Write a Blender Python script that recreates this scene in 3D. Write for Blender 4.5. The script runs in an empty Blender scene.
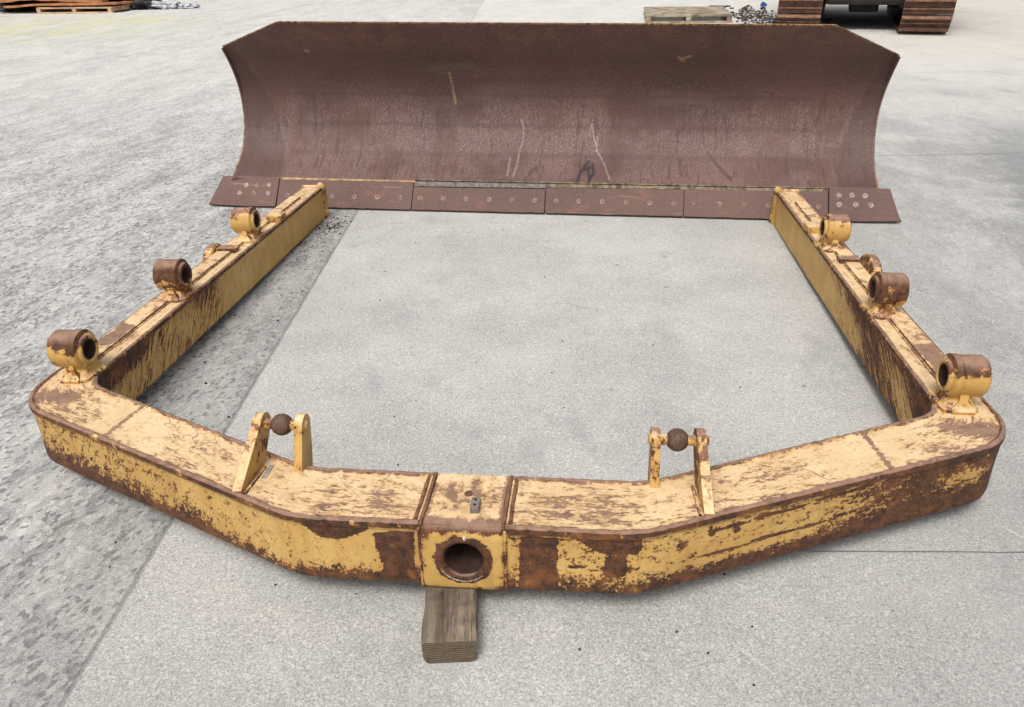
import bpy, bmesh, math, random
from mathutils import Vector, Matrix, noise
import numpy as np
random.seed(7)
S = bpy.context.scene
COL = S.collection
R = math.radians
PI = math.pi

# ------------------------------------------------------------------ helpers
def link(name, me, mats, parent=None):
    o = bpy.data.objects.new(name, me); COL.objects.link(o)
    if not isinstance(mats, (list, tuple)): mats = [mats]
    for m in mats: me.materials.append(m)
    if parent: o.parent = parent
    return o
def obj(name, bm, mats, parent=None, smooth=None):
    me = bpy.data.meshes.new(name)
    bmesh.ops.recalc_face_normals(bm, faces=bm.faces)
    bm.to_mesh(me); bm.free()
    if smooth is not None:
        for p in me.polygons: p.use_smooth = True
        me.set_sharp_from_angle(angle=R(smooth))
    return link(name, me, mats, parent)
def thing(name, label, cat, loc=(0,0,0), rot=(0,0,0), group=None):
    o = bpy.data.objects.new(name, None); COL.objects.link(o)
    o.location = loc; o.rotation_euler = rot; o['label'] = label; o['category'] = cat
    if group: o['group'] = group
    return o
def tag(o, label, cat, group=None, kind=None):
    o['label'] = label; o['category'] = cat
    if group: o['group'] = group
    if kind: o['kind'] = kind
    return o
def box(bm, lo, hi, bev=0.0, M=None, seg=2):
    lo = Vector(lo); hi = Vector(hi)
    r = bmesh.ops.create_cube(bm, size=1.0)
    vs = r['verts']
    for v in vs:
        v.co = Vector(((lo[i]+hi[i])/2 + v.co[i]*(hi[i]-lo[i])) for i in range(3))
    if bev > 0:
        es = {e for v in vs for e in v.link_edges}
        rr = bmesh.ops.bevel(bm, geom=list(es), offset=bev, segments=seg, affect='EDGES', profile=.6)
        vs = list({v for f in rr['faces'] for v in f.verts} | {v for v in vs if v.is_valid})
    if M is not None: bmesh.ops.transform(bm, matrix=M, verts=vs)
    return vs
def ring_loft(bm, rings, close_ends=True):
    """rings: list of lists of points with the same count"""
    vr = [[bm.verts.new(p) for p in r] for r in rings]
    n = len(vr[0])
    for a, b in zip(vr, vr[1:]):
        for i in range(n):
            bm.faces.new((a[i], a[(i+1) % n], b[(i+1) % n], b[i]))
    if close_ends:
        bm.faces.new(vr[0]); bm.faces.new(list(reversed(vr[-1])))
    return vr
def lathe(bm, prof, axis='x', n=40, c=(0,0,0), closed=False):
    """prof: (a, r) list revolved round the axis through c"""
    rings = []
    for a, r in prof:
        ring = []
        for k in range(n):
            t = 2*PI*k/n
            if axis == 'x': p = (c[0]+a, c[1]+r*math.cos(t), c[2]+r*math.sin(t))
            elif axis == 'y': p = (c[0]+r*math.cos(t), c[1]+a, c[2]+r*math.sin(t))
            else: p = (c[0]+r*math.cos(t), c[1]+r*math.sin(t), c[2]+a)
            ring.append(p)
        rings.append(ring)
    if closed: rings.append(rings[0])
    vr = ring_loft(bm, rings, close_ends=not closed)
    if closed: bmesh.ops.remove_doubles(bm, verts=[v for r in vr for v in r], dist=1e-6)
def prism(bm, pts, axis_lo, axis_hi, to3):
    """extrude a 2-D outline between two values; to3(a,b,t)->point"""
    lo = [bm.verts.new(to3(a, b, axis_lo)) for a, b in pts]
    hi = [bm.verts.new(to3(a, b, axis_hi)) for a, b in pts]
    n = len(pts)
    for i in range(n): bm.faces.new((lo[i], lo[(i+1) % n], hi[(i+1) % n], hi[i]))
    bm.faces.new(lo); bm.faces.new(list(reversed(hi)))
def bevel_all(bm, off, seg=2, ang=30):
    es = [e for e in bm.edges if len(e.link_faces) == 2 and e.calc_face_angle(0) > R(ang)]
    if es: bmesh.ops.bevel(bm, geom=es, offset=off, segments=seg, affect='EDGES', profile=.6)
def tube(bm, pts, rads, n=10):
    rings = []
    for i, p in enumerate(pts):
        p = Vector(p); a = Vector(pts[max(i-1, 0)]); b = Vector(pts[min(i+1, len(pts)-1)])
        d = (b-a).normalized(); x = d.orthogonal().normalized() if i == 0 else (x - d*x.dot(d)).normalized()
        y = d.cross(x); r = rads[i] if isinstance(rads, (list, tuple)) else rads
        rings.append([p + (x*math.cos(2*PI*k/n) + y*math.sin(2*PI*k/n))*r for k in range(n)])
    ring_loft(bm, rings)
def sstep(a, b, x):
    if a == b: return 1.0 if x >= a else 0.0
    t = min(1, max(0, (x-a)/(b-a))); return t*t*(3-2*t)
def bump1(x, a, b, s):         # 1 inside [a,b] with soft shoulders s
    return sstep(a-s, a+s, x)*(1-sstep(b-s, b+s, x))
def fb(x, y, z=0.0, o=4):
    return noise.fractal(Vector((x, y, z)), 1.0, 2.0, o)

# ------------------------------------------------------------------ node helpers
class NT:
    def __init__(s, name):
        s.m = bpy.data.materials.new(name); s.m.use_nodes = True
        s.t = s.m.node_tree; s.t.nodes.clear()
        s.out = s.t.nodes.new('ShaderNodeOutputMaterial')
        s.b = s.t.nodes.new('ShaderNodeBsdfPrincipled')
        s.t.links.new(s.b.outputs[0], s.out.inputs[0])
    def n(s, typ, ins=None, **kw):
        nd = s.t.nodes.new(typ)
        for k, v in kw.items(): setattr(nd, k, v)
        if ins:
            for k, v in ins.items():
                s.set(nd.inputs[k], v)
        return nd
    def set(s, sock, v):
        if isinstance(v, bpy.types.NodeSocket): s.t.links.new(v, sock)
        elif isinstance(v, (int, float)) and hasattr(sock.default_value, '__len__'):
            sock.default_value = [v]*3 if len(sock.default_value) == 3 else [v, v, v, 1]
        elif isinstance(v, (tuple, list)) and len(v) == 3 and len(sock.default_value) == 4:
            sock.default_value = (*v, 1)
        else: sock.default_value = v
    def coord(s, which='Object'): return s.n('ShaderNodeTexCoord').outputs[which]
    def attr(s, name): return s.n('ShaderNodeAttribute', attribute_name=name).outputs['Fac']
    def map(s, v, scale=(1,1,1), rot=(0,0,0), loc=(0,0,0)):
        return s.n('ShaderNodeMapping', {'Vector': v, 'Scale': scale, 'Rotation': rot, 'Location': loc}).outputs[0]
    def rmap(s, v, deg, scale): return s.map(s.map(v, (1,1,1), (0,0,R(deg))), scale)
    def noise(s, v, scale=1, detail=5, rough=.55, dist=0, out=0):
        return s.n('ShaderNodeTexNoise', {'Vector': v, 'Scale': scale, 'Detail': detail, 'Roughness': rough, 'Distortion': dist}).outputs[out]
    def voro(s, v, scale=1, feature='F1', out='Distance', rnd=1):
        return s.n('ShaderNodeTexVoronoi', {'Vector': v, 'Scale': scale, 'Randomness': rnd}, feature=feature).outputs[out]
    def m_(s, op, a, b=0.0, c=None, clamp=False):
        nd = s.n('ShaderNodeMath', operation=op, use_clamp=clamp)
        s.set(nd.inputs[0], a); s.set(nd.inputs[1], b)
        if c is not None: s.set(nd.inputs[2], c)
        return nd.outputs[0]
    def ramp(s, f, a, b, lo=0.0, hi=1.0, smooth=True):
        nd = s.n('ShaderNodeMapRange', {'Value': f, 'From Min': a, 'From Max': b, 'To Min': lo, 'To Max': hi})
        if smooth: nd.interpolation_type = 'SMOOTHSTEP'
        return nd.outputs[0]
    def mix(s, f, a, b, blend='MIX'):
        nd = s.n('ShaderNodeMix', data_type='RGBA', blend_type=blend)
        s.set(nd.inputs[0], f); s.set(nd.inputs[6], a); s.set(nd.inputs[7], b)
        return nd.outputs[2]
    def sep(s, v): return s.n('ShaderNodeSeparateXYZ', {'Vector': v}).outputs
    def bumpn(s, hgt, strength=.3, dist=.01, normal=None):
        nd = s.n('ShaderNodeBump', {'Height': hgt, 'Strength': strength, 'Distance': dist})
        if normal is not None: s.set(nd.inputs['Normal'], normal)
        return nd.outputs[0]
    def done(s, col, rough=.7, normal=None, metallic=0.0, spec=.5):
        s.set(s.b.inputs['Base Color'], col); s.set(s.b.inputs['Roughness'], rough)
        s.set(s.b.inputs['Metallic'], metallic); s.set(s.b.inputs['Specular IOR Level'], spec)
        if normal is not None: s.set(s.b.inputs['Normal'], normal)
        return s.m

# ------------------------------------------------------------------ materials
PAINT = (.55, .335, .095)
def worn_paint(name, base=None, use_uv=False):
    """yellow paint flaking off brown rust. base: rust amount, or None to read the mesh attribute"""
    t = NT(name)
    oc = t.coord('Object')
    flow = t.coord('UV') if use_uv else t.map(oc, (9, 9, 9))
    r = t.attr('rust') if base is None else base
    n1 = t.noise(flow, 1.0, 9, .68)
    n2 = t.noise(flow, 3.7, 6, .7, .3)
    n3 = t.noise(oc, 110, 4, .7)
    e = t.m_('MULTIPLY_ADD', t.m_('SUBTRACT', n1, .5), 1.45, r)
    e = t.m_('MULTIPLY_ADD', t.m_('SUBTRACT', n2, .5), 1.15, e)
    e = t.m_('MULTIPLY_ADD', t.m_('SUBTRACT', n3, .5), .55, e)
    mask = t.ramp(e, .60, .63)
    scr = t.ramp(t.m_('ABSOLUTE', t.m_('SUBTRACT', t.noise(t.map(flow, (.22, .30, 1)), 1, 2, .5), .5)), .007, .003)
    scr = t.m_('MULTIPLY', scr, t.ramp(t.noise(oc, 11, 3), .50, .56))
    scr2 = t.ramp(t.m_('ABSOLUTE', t.m_('SUBTRACT', t.noise(t.rmap(oc, 35, (3.5, 14, 5)), 1, 1, .5), .5)), .005, .002)
    scr2 = t.m_('MULTIPLY', scr2, t.ramp(t.noise(oc, 7, 3), .52, .58))
    scr = t.m_('MULTIPLY', t.m_('MULTIPLY', scr2, t.ramp(t.sep(t.n('ShaderNodeNewGeometry').outputs['Normal'])[2], .6, .9)), t.ramp(r, .25, .36))
    mask = t.m_('MAXIMUM', mask, t.m_('MULTIPLY', scr, .85))
    halo = t.m_('SUBTRACT', t.ramp(e, .42, .61), mask, clamp=True)
    chips = t.ramp(t.voro(t.map(oc, (1, 1, 1)), 130), .20, .12)
    chips = t.m_('MULTIPLY', chips, t.ramp(t.noise(oc, 14, 3), .52, .6))
    mask = t.m_('MAXIMUM', mask, t.m_('MULTIPLY', chips, t.ramp(r, .1, .3)))
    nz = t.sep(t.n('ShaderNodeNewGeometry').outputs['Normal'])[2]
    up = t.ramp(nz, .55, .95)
    # paint: ochre, with sky light painted in as a paler tone on upward faces
    pv = t.noise(oc, 7, 6, .6)
    pv2 = t.noise(oc, 60, 4, .65)
    paint = t.mix(t.ramp(pv, .35, .65), (.47, .285, .078), (.56, .36, .115))
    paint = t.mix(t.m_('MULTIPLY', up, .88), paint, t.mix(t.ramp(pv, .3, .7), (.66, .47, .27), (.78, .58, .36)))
    paint = t.mix(t.ramp(pv2, .45, .75, 0, .30), paint, (.40, .24, .085))
    stain = t.ramp(t.noise(t.map(oc, (22, 22, 4)), 1, 6, .65), .52, .68, 0, .42)
    paint = t.mix(stain, paint, (.33, .17, .06))
    paint = t.mix(t.m_('MULTIPLY', halo, .65), paint, (.36, .155, .045))
    rv = t.noise(oc, 28, 6, .7)
    rv2 = t.noise(oc, 230, 4, .7)
    rust = t.mix(t.ramp(rv, .36, .66), (.034, .015, .009), (.125, .048, .020))
    rust = t.mix(t.ramp(t.noise(oc, 9, 4, .6), .52, .68, 0, .5), rust, (.27, .095, .026))
    rust = t.mix(t.ramp(t.noise(oc, 19, 5, .7), .58, .66, 0, .55), rust, (.33, .13, .035))
    rust = t.mix(t.ramp(rv2, .5, .68, 0, .5), rust, (.21, .12, .075))
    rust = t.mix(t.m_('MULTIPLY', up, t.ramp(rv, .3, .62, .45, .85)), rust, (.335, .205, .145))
    col = t.mix(mask, paint, rust)
    hgt = t.m_('MULTIPLY_ADD', mask, -.55, t.m_('MULTIPLY', rv2, t.m_('MULTIPLY_ADD', mask, .6, .15)))
    hgt = t.m_('MULTIPLY_ADD', pv2, .22, hgt)
    return t.done(col, t.m_('MULTIPLY_ADD', mask, .30, .52), t.bumpn(hgt, .8, .004), spec=.35)

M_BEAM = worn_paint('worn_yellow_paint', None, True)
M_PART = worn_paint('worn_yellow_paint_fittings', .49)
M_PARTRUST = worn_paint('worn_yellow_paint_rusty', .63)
def rust_mat(name, a, b, c=(.25,.14,.09), scale=28, rough=.8, bump=.5, sheen=None):
    t = NT(name); oc = t.coord('Object')
    rv = t.noise(oc, scale, 6, .68); f = t.noise(oc, scale*6, 3, .6)
    col = t.mix(t.ramp(rv, .33, .68), a, b)
    col = t.mix(t.ramp(f, .45, .75, 0, .5), col, c)
    return t.done(col, rough, t.bumpn(t.m_('ADD', rv, f), bump, .003), spec=.35)
M_WELD = rust_mat('rusty_weld', (.09,.038,.02), (.27,.12,.055), (.42,.24,.13), 45)
M_RUST = rust_mat('brown_rust', (.06,.028,.018), (.17,.075,.038), (.24,.15,.10), 30)
M_BALL = rust_mat('dark_steel_ball', (.055,.03,.022), (.13,.07,.045), (.2,.13,.09), 40, .6, .3)
M_BORE = rust_mat('bore_steel', (.022,.012,.009), (.06,.030,.018), (.10,.055,.035), 30)
M_ORANGE = rust_mat('orange_rust_plate', (.26,.10,.04), (.46,.20,.085), (.52,.30,.16), 3.0, .85)
M_BLOCKSTEEL = rust_mat('grey_steel', (.10,.09,.085), (.24,.20,.18), (.34,.26,.2), 60, .6)

def blade_mat(name, plates=False):
    t = NT(name); oc = t.coord('Object')
    x, y, z = t.sep(oc)
    big = t.noise(t.map(oc, (1.3, 1.3, 1.3)), 1, 5, .6)
    fine = t.noise(t.map(oc, (110, 110, 70)), 1, 6, .75)
    vfine = t.noise(oc, 330, 3, .6)
    run = t.noise(t.map(oc, (46, 6, 4.5)), 1, 6, .68, .3)
    col = t.mix(t.ramp(big, .3, .7), (.068, .034, .027), (.112, .055, .043))
    col = t.mix(t.ramp(fine, .40, .72, 0, .65), col, (.20, .125, .10))
    if not plates:
        # scoured, paler zone where soil rubbed: its own shape, lower half
        rub = t.m_('MULTIPLY', t.ramp(z, .78, .50), t.ramp(t.noise(t.map(oc, (3, 3, 3)), 1, 4), .36, .56))
        sp = t.ramp(t.noise(t.map(oc, (130, 130, 60)), 1, 6, .82), .44, .62)
        col = t.mix(t.m_('MULTIPLY', t.m_('MULTIPLY', rub, sp), .5), col, (.33, .25, .235))
        drip = t.m_('MULTIPLY', t.ramp(run, .55, .60), t.ramp(z, .80, .40))
        col = t.mix(t.m_('MULTIPLY', drip, .70), col, (.075, .04, .032))
        # orange bloom and tan flakes along the top edge
        bl = t.m_('MULTIPLY', t.ramp(z, .88, 1.08), t.ramp(t.noise(t.map(oc, (5, 5, 9)), 1, 5, .65), .46, .62))
        col = t.mix(t.m_('MULTIPLY', bl, .4), col, (.20, .10, .055))
        pol = t.ramp(t.noise(t.map(oc, (.9, 2, 5)), 1, 5, .6), .55, .7, 0, .3)
        col = t.mix(pol, col, (.20, .135, .12))
        gouge = t.ramp(t.m_('ABSOLUTE', t.m_('SUBTRACT', t.noise(t.rmap(oc, 0, (1.5, 1.5, 7)), 1, 2, .5), .5)), .006, .002)
        gouge = t.m_('MULTIPLY', gouge, t.ramp(t.noise(oc, 6, 3), .5, .6))
        col = t.mix(t.m_('MULTIPLY', gouge, .4), col, (.04, .024, .02))
        fl = t.m_('MULTIPLY', t.ramp(z, 1.0, 1.12), t.ramp(t.noise(t.map(oc, (26, 30, 30)), 1, 7, .8), .58, .66))
        col = t.mix(t.m_('MULTIPLY', fl, .5), col, (.42, .27, .15))
        band = t.attr('band')
        col = t.mix(t.m_('MULTIPLY', band, .5), col, (.06, .032, .026))
        w = t.attr('white'); k = t.attr('black'); tn = t.attr('tan')
        brk = t.ramp(t.noise(oc, 70, 3), .38, .5)
        col = t.mix(t.m_('MULTIPLY', t.m_('MULTIPLY', w, brk), .38), col, (.50, .45, .42))
        col = t.mix(t.m_('MULTIPLY', k, .85), col, (.02, .015, .02))
        col = t.mix(t.m_('MULTIPLY', t.m_('MULTIPLY', tn, brk), .55), col, (.40, .28, .16))
        edge = t.attr('edge')
        col = t.mix(t.m_('MULTIPLY', edge, t.ramp(t.noise(t.map(oc, (40, 20, 20)), 1, 5, .7), .4, .55)), col, (.50, .29, .14))
    else:
        bl = t.ramp(t.noise(t.map(oc, (7, 7, 14)), 1, 5, .65), .55, .7)
        col = t.mix(t.m_('MULTIPLY', bl, .5), col, (.22, .085, .05))
        sc = t.ramp(t.noise(t.map(oc, (3, 3, 60), (0, .4, 0)), 1, 4, .6), .64, .70)
        col = t.mix(t.m_('MULTIPLY', sc, .4), col, (.36, .24, .19))
    hgt = t.m_('ADD', fine, t.m_('MULTIPLY', vfine, .6))
    return t.done(col, t.ramp(fine, .3, .7, .50, .72), t.bumpn(hgt, .55, .004), spec=.42)
M_BLADE = blade_mat('blade_rust'); M_PLATE = blade_mat('cutting_edge_rust', True)

def flat(name, col, rough=.7, var=.25, scale=20, bump=.3):
    t = NT(name); oc = t.coord('Object')
    nz = t.noise(oc, scale, 6, .65)
    c2 = tuple(c*(1-var) for c in col); c3 = tuple(min(1, c*(1+var)) for c in col)
    return t.done(t.mix(t.ramp(nz, .3, .7), c2, c3), rough, t.bumpn(nz, bump, .003), spec=.35)
M_TAN = flat('tan_scale', (.40, .255, .14), .85, .6, 22)
M_GREYLEDGE = flat('grey_worn_steel', (.27, .24, .20), .6, .4, 50)
M_LEDGE = flat('worn_ledge', (.13, .11, .095), .6, .6, 40)
M_LEDGE2 = flat('rusty_ledge', (.16, .125, .08), .8, .7, 30)
M_BOLT = flat('bolt_ring', (.24, .155, .11), .6, .5, 25)
M_BOLTIN = flat('bolt_core', (.17, .105, .075), .7, .25, 90)
M_BOLTPALE = flat('bolt_pale', (.27, .215, .165), .6, .55, 60)
M_DARK = flat('dark_oily_steel', (.022, .019, .017), .6, .4, 6)
M_TRACK = rust_mat('track_shoe_rust', (.03,.016,.012), (.10,.045,.028), (.16,.08,.05), 7, .65)
M_TRACKEDGE = rust_mat('grouser_worn', (.10,.05,.03), (.26,.135,.08), (.34,.2,.13), 9, .5)
M_BLACKBAG = flat('black_plastic', (.03, .03, .035), .45, .4, 4)
M_GREYSCRAP = flat('pale_scrap', (.42, .43, .45), .6, .3, 5)
M_BLUE = flat('blue_plastic', (.04, .10, .36), .5, .2, 5)

def wood_mat(name, a, b, dark, axis=1, scale=1.0, mossy=None):
    t = NT(name); oc = t.coord('Object')
    sc = [38*scale]*3; sc[axis] = 2.2*scale
    g = t.noise(t.map(oc, tuple(sc)), 1, 7, .65, .25)
    sc2 = [150*scale]*3; sc2[axis] = 5*scale
    g2 = t.noise(t.map(oc, tuple(sc2)), 1, 4, .6)
    bigv = t.noise(oc, 9*scale, 5, .6)
    col = t.mix(t.ramp(g, .33, .66), a, b)
    col = t.mix(t.ramp(g2, .52, .66, 0, .7), col, dark)
    col = t.mix(t.ramp(bigv, .48, .68, 0, .5), col, dark)
    sx = [26*scale]*3; sx[axis] = 9*scale
    blot = t.ramp(t.noise(t.map(oc, tuple(sx)), 1, 5, .7), .58, .64)
    col = t.mix(t.m_('MULTIPLY', blot, .55), col, dark)
    if mossy: col = t.mix(t.ramp(t.noise(oc, 4, 4), .4, .6, 0, .6), col, mossy)
    return t.done(col, .88, t.bumpn(t.m_('ADD', g, g2), .7, .005), spec=.25)
M_WOOD = wood_mat('weathered_timber', (.105,.08,.058), (.28,.222,.163), (.035,.027,.021))
t = NT('timber_end_grain'); oc = t.coord('Object')
wv = t.n('ShaderNodeTexWave', {'Vector': t.map(oc, (1,.02,1.3), (0,.5,0), (.08,0,.12)), 'Scale': 34, 'Distortion': 3.5, 'Detail': 3}, wave_type='RINGS', rings_direction='Y').outputs[1]
c_ = t.mix(wv, (.10,.075,.05), (.165,.13,.088)); c_ = t.mix(t.ramp(t.noise(oc, 50, 5, .7), .5, .62, 0, .6), c_, (.07,.05,.035))
M_WOODEND = t.done(c_, .9, t.bumpn(wv, .5, .004), spec=.2)
M_PALLET = wood_mat('grey_pallet_wood', (.16,.12,.09), (.34,.26,.20), (.07,.05,.04), 0, .35, (.44,.43,.30))
M_PALLET2 = wood_mat('brown_pallet_wood', (.42,.27,.16), (.62,.44,.29), (.22,.12,.07), 0, .35)

# ground -------------------------------------------------------------
def ground_mat():
    t = NT('concrete_yard'); oc = t.coord('Object')
    x, y, z = t.sep(oc)
    seamx = t.m_('MULTIPLY_ADD', t.m_('SUBTRACT', y, 1.283), .0219, -1.092)
    wob = t.m_('MULTIPLY', t.m_('SUBTRACT', t.noise(oc, 7, 5, .65), .5), .08)
    wob0 = t.m_('MULTIPLY', t.m_('SUBTRACT', t.noise(oc, 14, 4, .6), .5), .015)
    d = t.m_('SUBTRACT', x, seamx)
    left = t.ramp(t.m_('ADD', d, wob0), .004, -.004)
    band = t.m_('MULTIPLY', left, t.ramp(t.m_('ADD', d, t.m_('MULTIPLY', wob, 6)), -.55, -.02))
    # aggregate
    sp = t.noise(oc, 170, 5, .85)
    sp2 = t.noise(oc, 70, 5, .75)
    vs = t.voro(oc, 190, out='Color')
    vsv = t.sep(vs)[0]
    big = t.noise(oc, 1.3, 7, .66)
    base = t.mix(t.ramp(sp, .42, .60), (.25,.25,.257), (.70,.69,.66))
    base = t.mix(t.ramp(vsv, .87, .89, 0, .6), base, (.10,.10,.11))
    base = t.mix(t.ramp(vsv, .14, .12, 0, .65), base, (.86,.83,.77))
    mid_l = t.mix(t.ramp(big, .36, .64), (.42,.417,.405), (.66,.652,.63))
    mid_l = t.mix(t.ramp(sp2, .38, .66, 0, .5), mid_l, (.40,.40,.39))
    col = t.mix(.44, base, mid_l)
    # rough left part: pits, scuffs, dusty tyre sweeps running away from the viewer
    swp = t.noise(t.rmap(oc, 9, (3.2, .75, 1)), 1, 8, .7, .5)
    swp2 = t.noise(t.rmap(oc, 14, (13, 3.2, 1)), 1, 7, .72, .4)
    lc = t.mix(t.ramp(swp, .38, .62), (.36,.362,.365), (.66,.66,.65))
    lc = t.mix(.46, lc, t.mix(t.ramp(sp, .45, .57), (.11,.11,.115), (.70,.695,.67)))
    lc = t.mix(t.ramp(swp2, .52, .64, 0, .5), lc, (.22,.225,.235))
    dens = t.ramp(t.noise(t.rmap(oc, 12, (4, 1.5, 1)), 1, 6, .7), .36, .62)
    def cells(sx, sy, deg, thr):
        cv = t.sep(t.voro(t.n('ShaderNodeVectorMath', {0: t.rmap(oc, deg, (sx, sy, 1)), 1: t.noise(oc, 30, 3, .6, out=1)}, operation='ADD').outputs[0], 1, out='Color'))[0]
        return t.ramp(t.m_('ADD', cv, t.m_('MULTIPLY', dens, .16)), thr, thr+.03), t.ramp(cv, .16, .12)
    p1, l1 = cells(85, 50, 20, .93)
    p2, l2 = cells(34, 19, 14, .96)
    p3, l3 = cells(13, 6, 10, .98)
    pits = t.m_('MAXIMUM', p1, p2)
    lc = t.mix(t.m_('MULTIPLY', p3, .16), lc, (.12,.12,.125))
    lc = t.mix(t.m_('MULTIPLY', l3, .12), lc, (.72,.71,.69))
    lc = t.mix(t.m_('MULTIPLY', l2, .24), lc, (.75,.74,.71))
    lc = t.mix(t.m_('MULTIPLY', l1, .40), lc, (.78,.77,.73))
    lc = t.mix(t.m_('MULTIPLY', p2, .28), lc, (.10,.10,.105))
    lc = t.mix(t.m_('MULTIPLY', p1, .55), lc, (.07,.07,.075))
    dirt = t.mix(t.ramp(sp2, .40, .60), (.13,.128,.12), (.40,.39,.37))
    lc = t.mix(t.m_('MULTIPLY', band, .40), lc, dirt)
    col = t.mix(left, col, lc)
    # right part: damp, bluish sweeps
    rg = t.ramp(t.m_('ADD', x, t.m_('MULTIPLY', wob, 10)), .9, 2.8)
    rs = t.noise(t.rmap(oc, -18, (1.0, .45, 1)), 1, 8, .68, .8)
    rc = t.mix(t.ramp(rs, .38, .60), (.19,.195,.20), (.48,.48,.47))
    rc = t.mix(t.m_('MULTIPLY', p2, .30), rc, (.10,.105,.115))
    rc = t.mix(t.m_('MULTIPLY', l2, .30), rc, (.68,.68,.66))
    rc = t.mix(t.m_('MULTIPLY', p3, .30), rc, (.12,.125,.13))
    rs2 = t.noise(t.rmap(oc, -12, (9, 4, 1)), 1, 6, .7, .4)
    rc = t.mix(t.ramp(rs2, .48, .64, 0, .45), rc, (.16,.17,.18))
    rc = t.mix(.46, rc, base)
    col = t.mix(t.m_('MULTIPLY', rg, t.ramp(y, 13, 7, 0, .85)), col, rc)
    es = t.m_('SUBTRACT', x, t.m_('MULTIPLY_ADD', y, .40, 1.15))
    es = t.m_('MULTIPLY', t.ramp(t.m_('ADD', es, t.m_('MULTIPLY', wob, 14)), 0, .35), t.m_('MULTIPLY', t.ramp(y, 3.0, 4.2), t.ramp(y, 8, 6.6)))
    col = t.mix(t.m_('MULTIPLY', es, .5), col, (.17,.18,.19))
    fg = t.m_('MULTIPLY', t.ramp(x, .2, 1.4), t.ramp(y, 2.6, 1.6))
    col = t.mix(t.m_('MULTIPLY', fg, .22), col, (.27,.27,.265))
    # patchy paler tone far away
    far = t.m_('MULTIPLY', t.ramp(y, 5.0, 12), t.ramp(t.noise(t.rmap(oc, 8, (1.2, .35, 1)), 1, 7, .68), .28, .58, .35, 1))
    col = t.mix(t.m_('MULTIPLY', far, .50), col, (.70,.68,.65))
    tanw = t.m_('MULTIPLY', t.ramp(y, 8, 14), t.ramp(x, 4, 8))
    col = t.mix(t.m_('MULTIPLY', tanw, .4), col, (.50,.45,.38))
    # moss
    mo = t.m_('MULTIPLY', t.m_('MULTIPLY', t.ramp(x, -6, -9), t.ramp(y, 14.5, 18)), t.ramp(y, 24, 20))
    mo = t.m_('MULTIPLY', mo, t.ramp(t.noise(t.map(oc, (.9, .5, 1)), 1, 7, .75), .36, .66))
    col = t.mix(t.m_('MULTIPLY', mo, .75), col, (.55,.54,.27))
    # joints
    jl = t.ramp(t.m_('ABSOLUTE', t.m_('ADD', d, wob0)), .012, .004)
    col = t.mix(t.m_('MULTIPLY', jl, .45), col, (.11,.108,.105))
    def hline(y0, x0, slope, w, amt, c=(.07,.07,.07)):
        nonlocal col
        dd = t.m_('ABSOLUTE', t.m_('SUBTRACT', t.m_('ADD', y, t.m_('MULTIPLY', wob, .12)), t.m_('MULTIPLY_ADD', t.m_('SUBTRACT', x, x0), slope, y0)))
        l = t.m_('MULTIPLY', t.ramp(dd, w, w*.35), t.ramp(x, x0-.02, x0+.1))
        col = t.mix(t.m_('MULTIPLY', l, amt), col, c)
    hline(1.765, .8, -.042, .0045, .75)
    hline(6.27, 2.2, -.01, .03, .22)
    hline(10.3, 4.5, -.01, .04, .15)
    # scuffs, faint stains and hairline cracks in the slab
    cr_ = t.m_('ABSOLUTE', t.m_('SUBTRACT', t.noise(t.map(oc, (.55, .55, 1)), 1, 5, .55, .4), .5))
    cr_ = t.m_('MULTIPLY', t.ramp(cr_, .0016, .0005), t.ramp(t.noise(oc, .8, 2), .54, .58))
    col = t.mix(t.m_('MULTIPLY', cr_, .35), col, (.14,.14,.14))
    sc_ = t.ramp(t.noise(t.rmap(oc, -35, (28, 2.2, 1)), 1, 4, .6), .64, .70, 0, .35)
    col = t.mix(t.m_('MULTIPLY', sc_, t.ramp(t.noise(oc, 2.2, 4), .5, .6)), col, (.70,.70,.69))
    du = t.ramp(t.noise(t.map(oc, (2.4, 1.5, 1), loc=(4, 2, 0)), 1, 7, .72), .54, .68, 0, .38)
    col = t.mix(du, col, (.27,.272,.275))
    wu = t.ramp(t.noise(t.map(oc, (1.7, 2.1, 1), loc=(9, 5, 0)), 1, 6, .7), .55, .70, 0, .25)
    col = t.mix(wu, col, (.60,.56,.49))
    # oil spots and pebbles marks
    vo = t.voro(t.map(oc, (2.3, 2.3, 1)), 1)
    spot = t.m_('MULTIPLY', t.ramp(vo, .035, .018), 1.0)
    col = t.mix(t.m_('MULTIPLY', spot, .55), col, (.06,.06,.065))
    st = t.ramp(t.noise(t.map(oc, (3.2, 3.2, 1)), 1, 6, .7), .62, .72)
    col = t.mix(t.m_('MULTIPLY', st, .25), col, (.22,.225,.235))
    col = t.mix(1.0, col, (.985, .978, .955), 'MULTIPLY')
    hg = t.m_('ADD', sp, t.m_('MULTIPLY', t.m_('ADD', sp2, t.m_('MULTIPLY', pits, -.8)), t.m_('MULTIPLY_ADD', left, .7, .3)))
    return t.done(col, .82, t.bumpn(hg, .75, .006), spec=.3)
bm = bmesh.new()
vs = [bm.verts.new(p) for p in ((-150,-60,0),(150,-60,0),(150,240,0),(-150,240,0))]
bm.faces.new(vs)
g = obj('ground', bm, ground_mat()); g['kind'] = 'structure'

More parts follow.
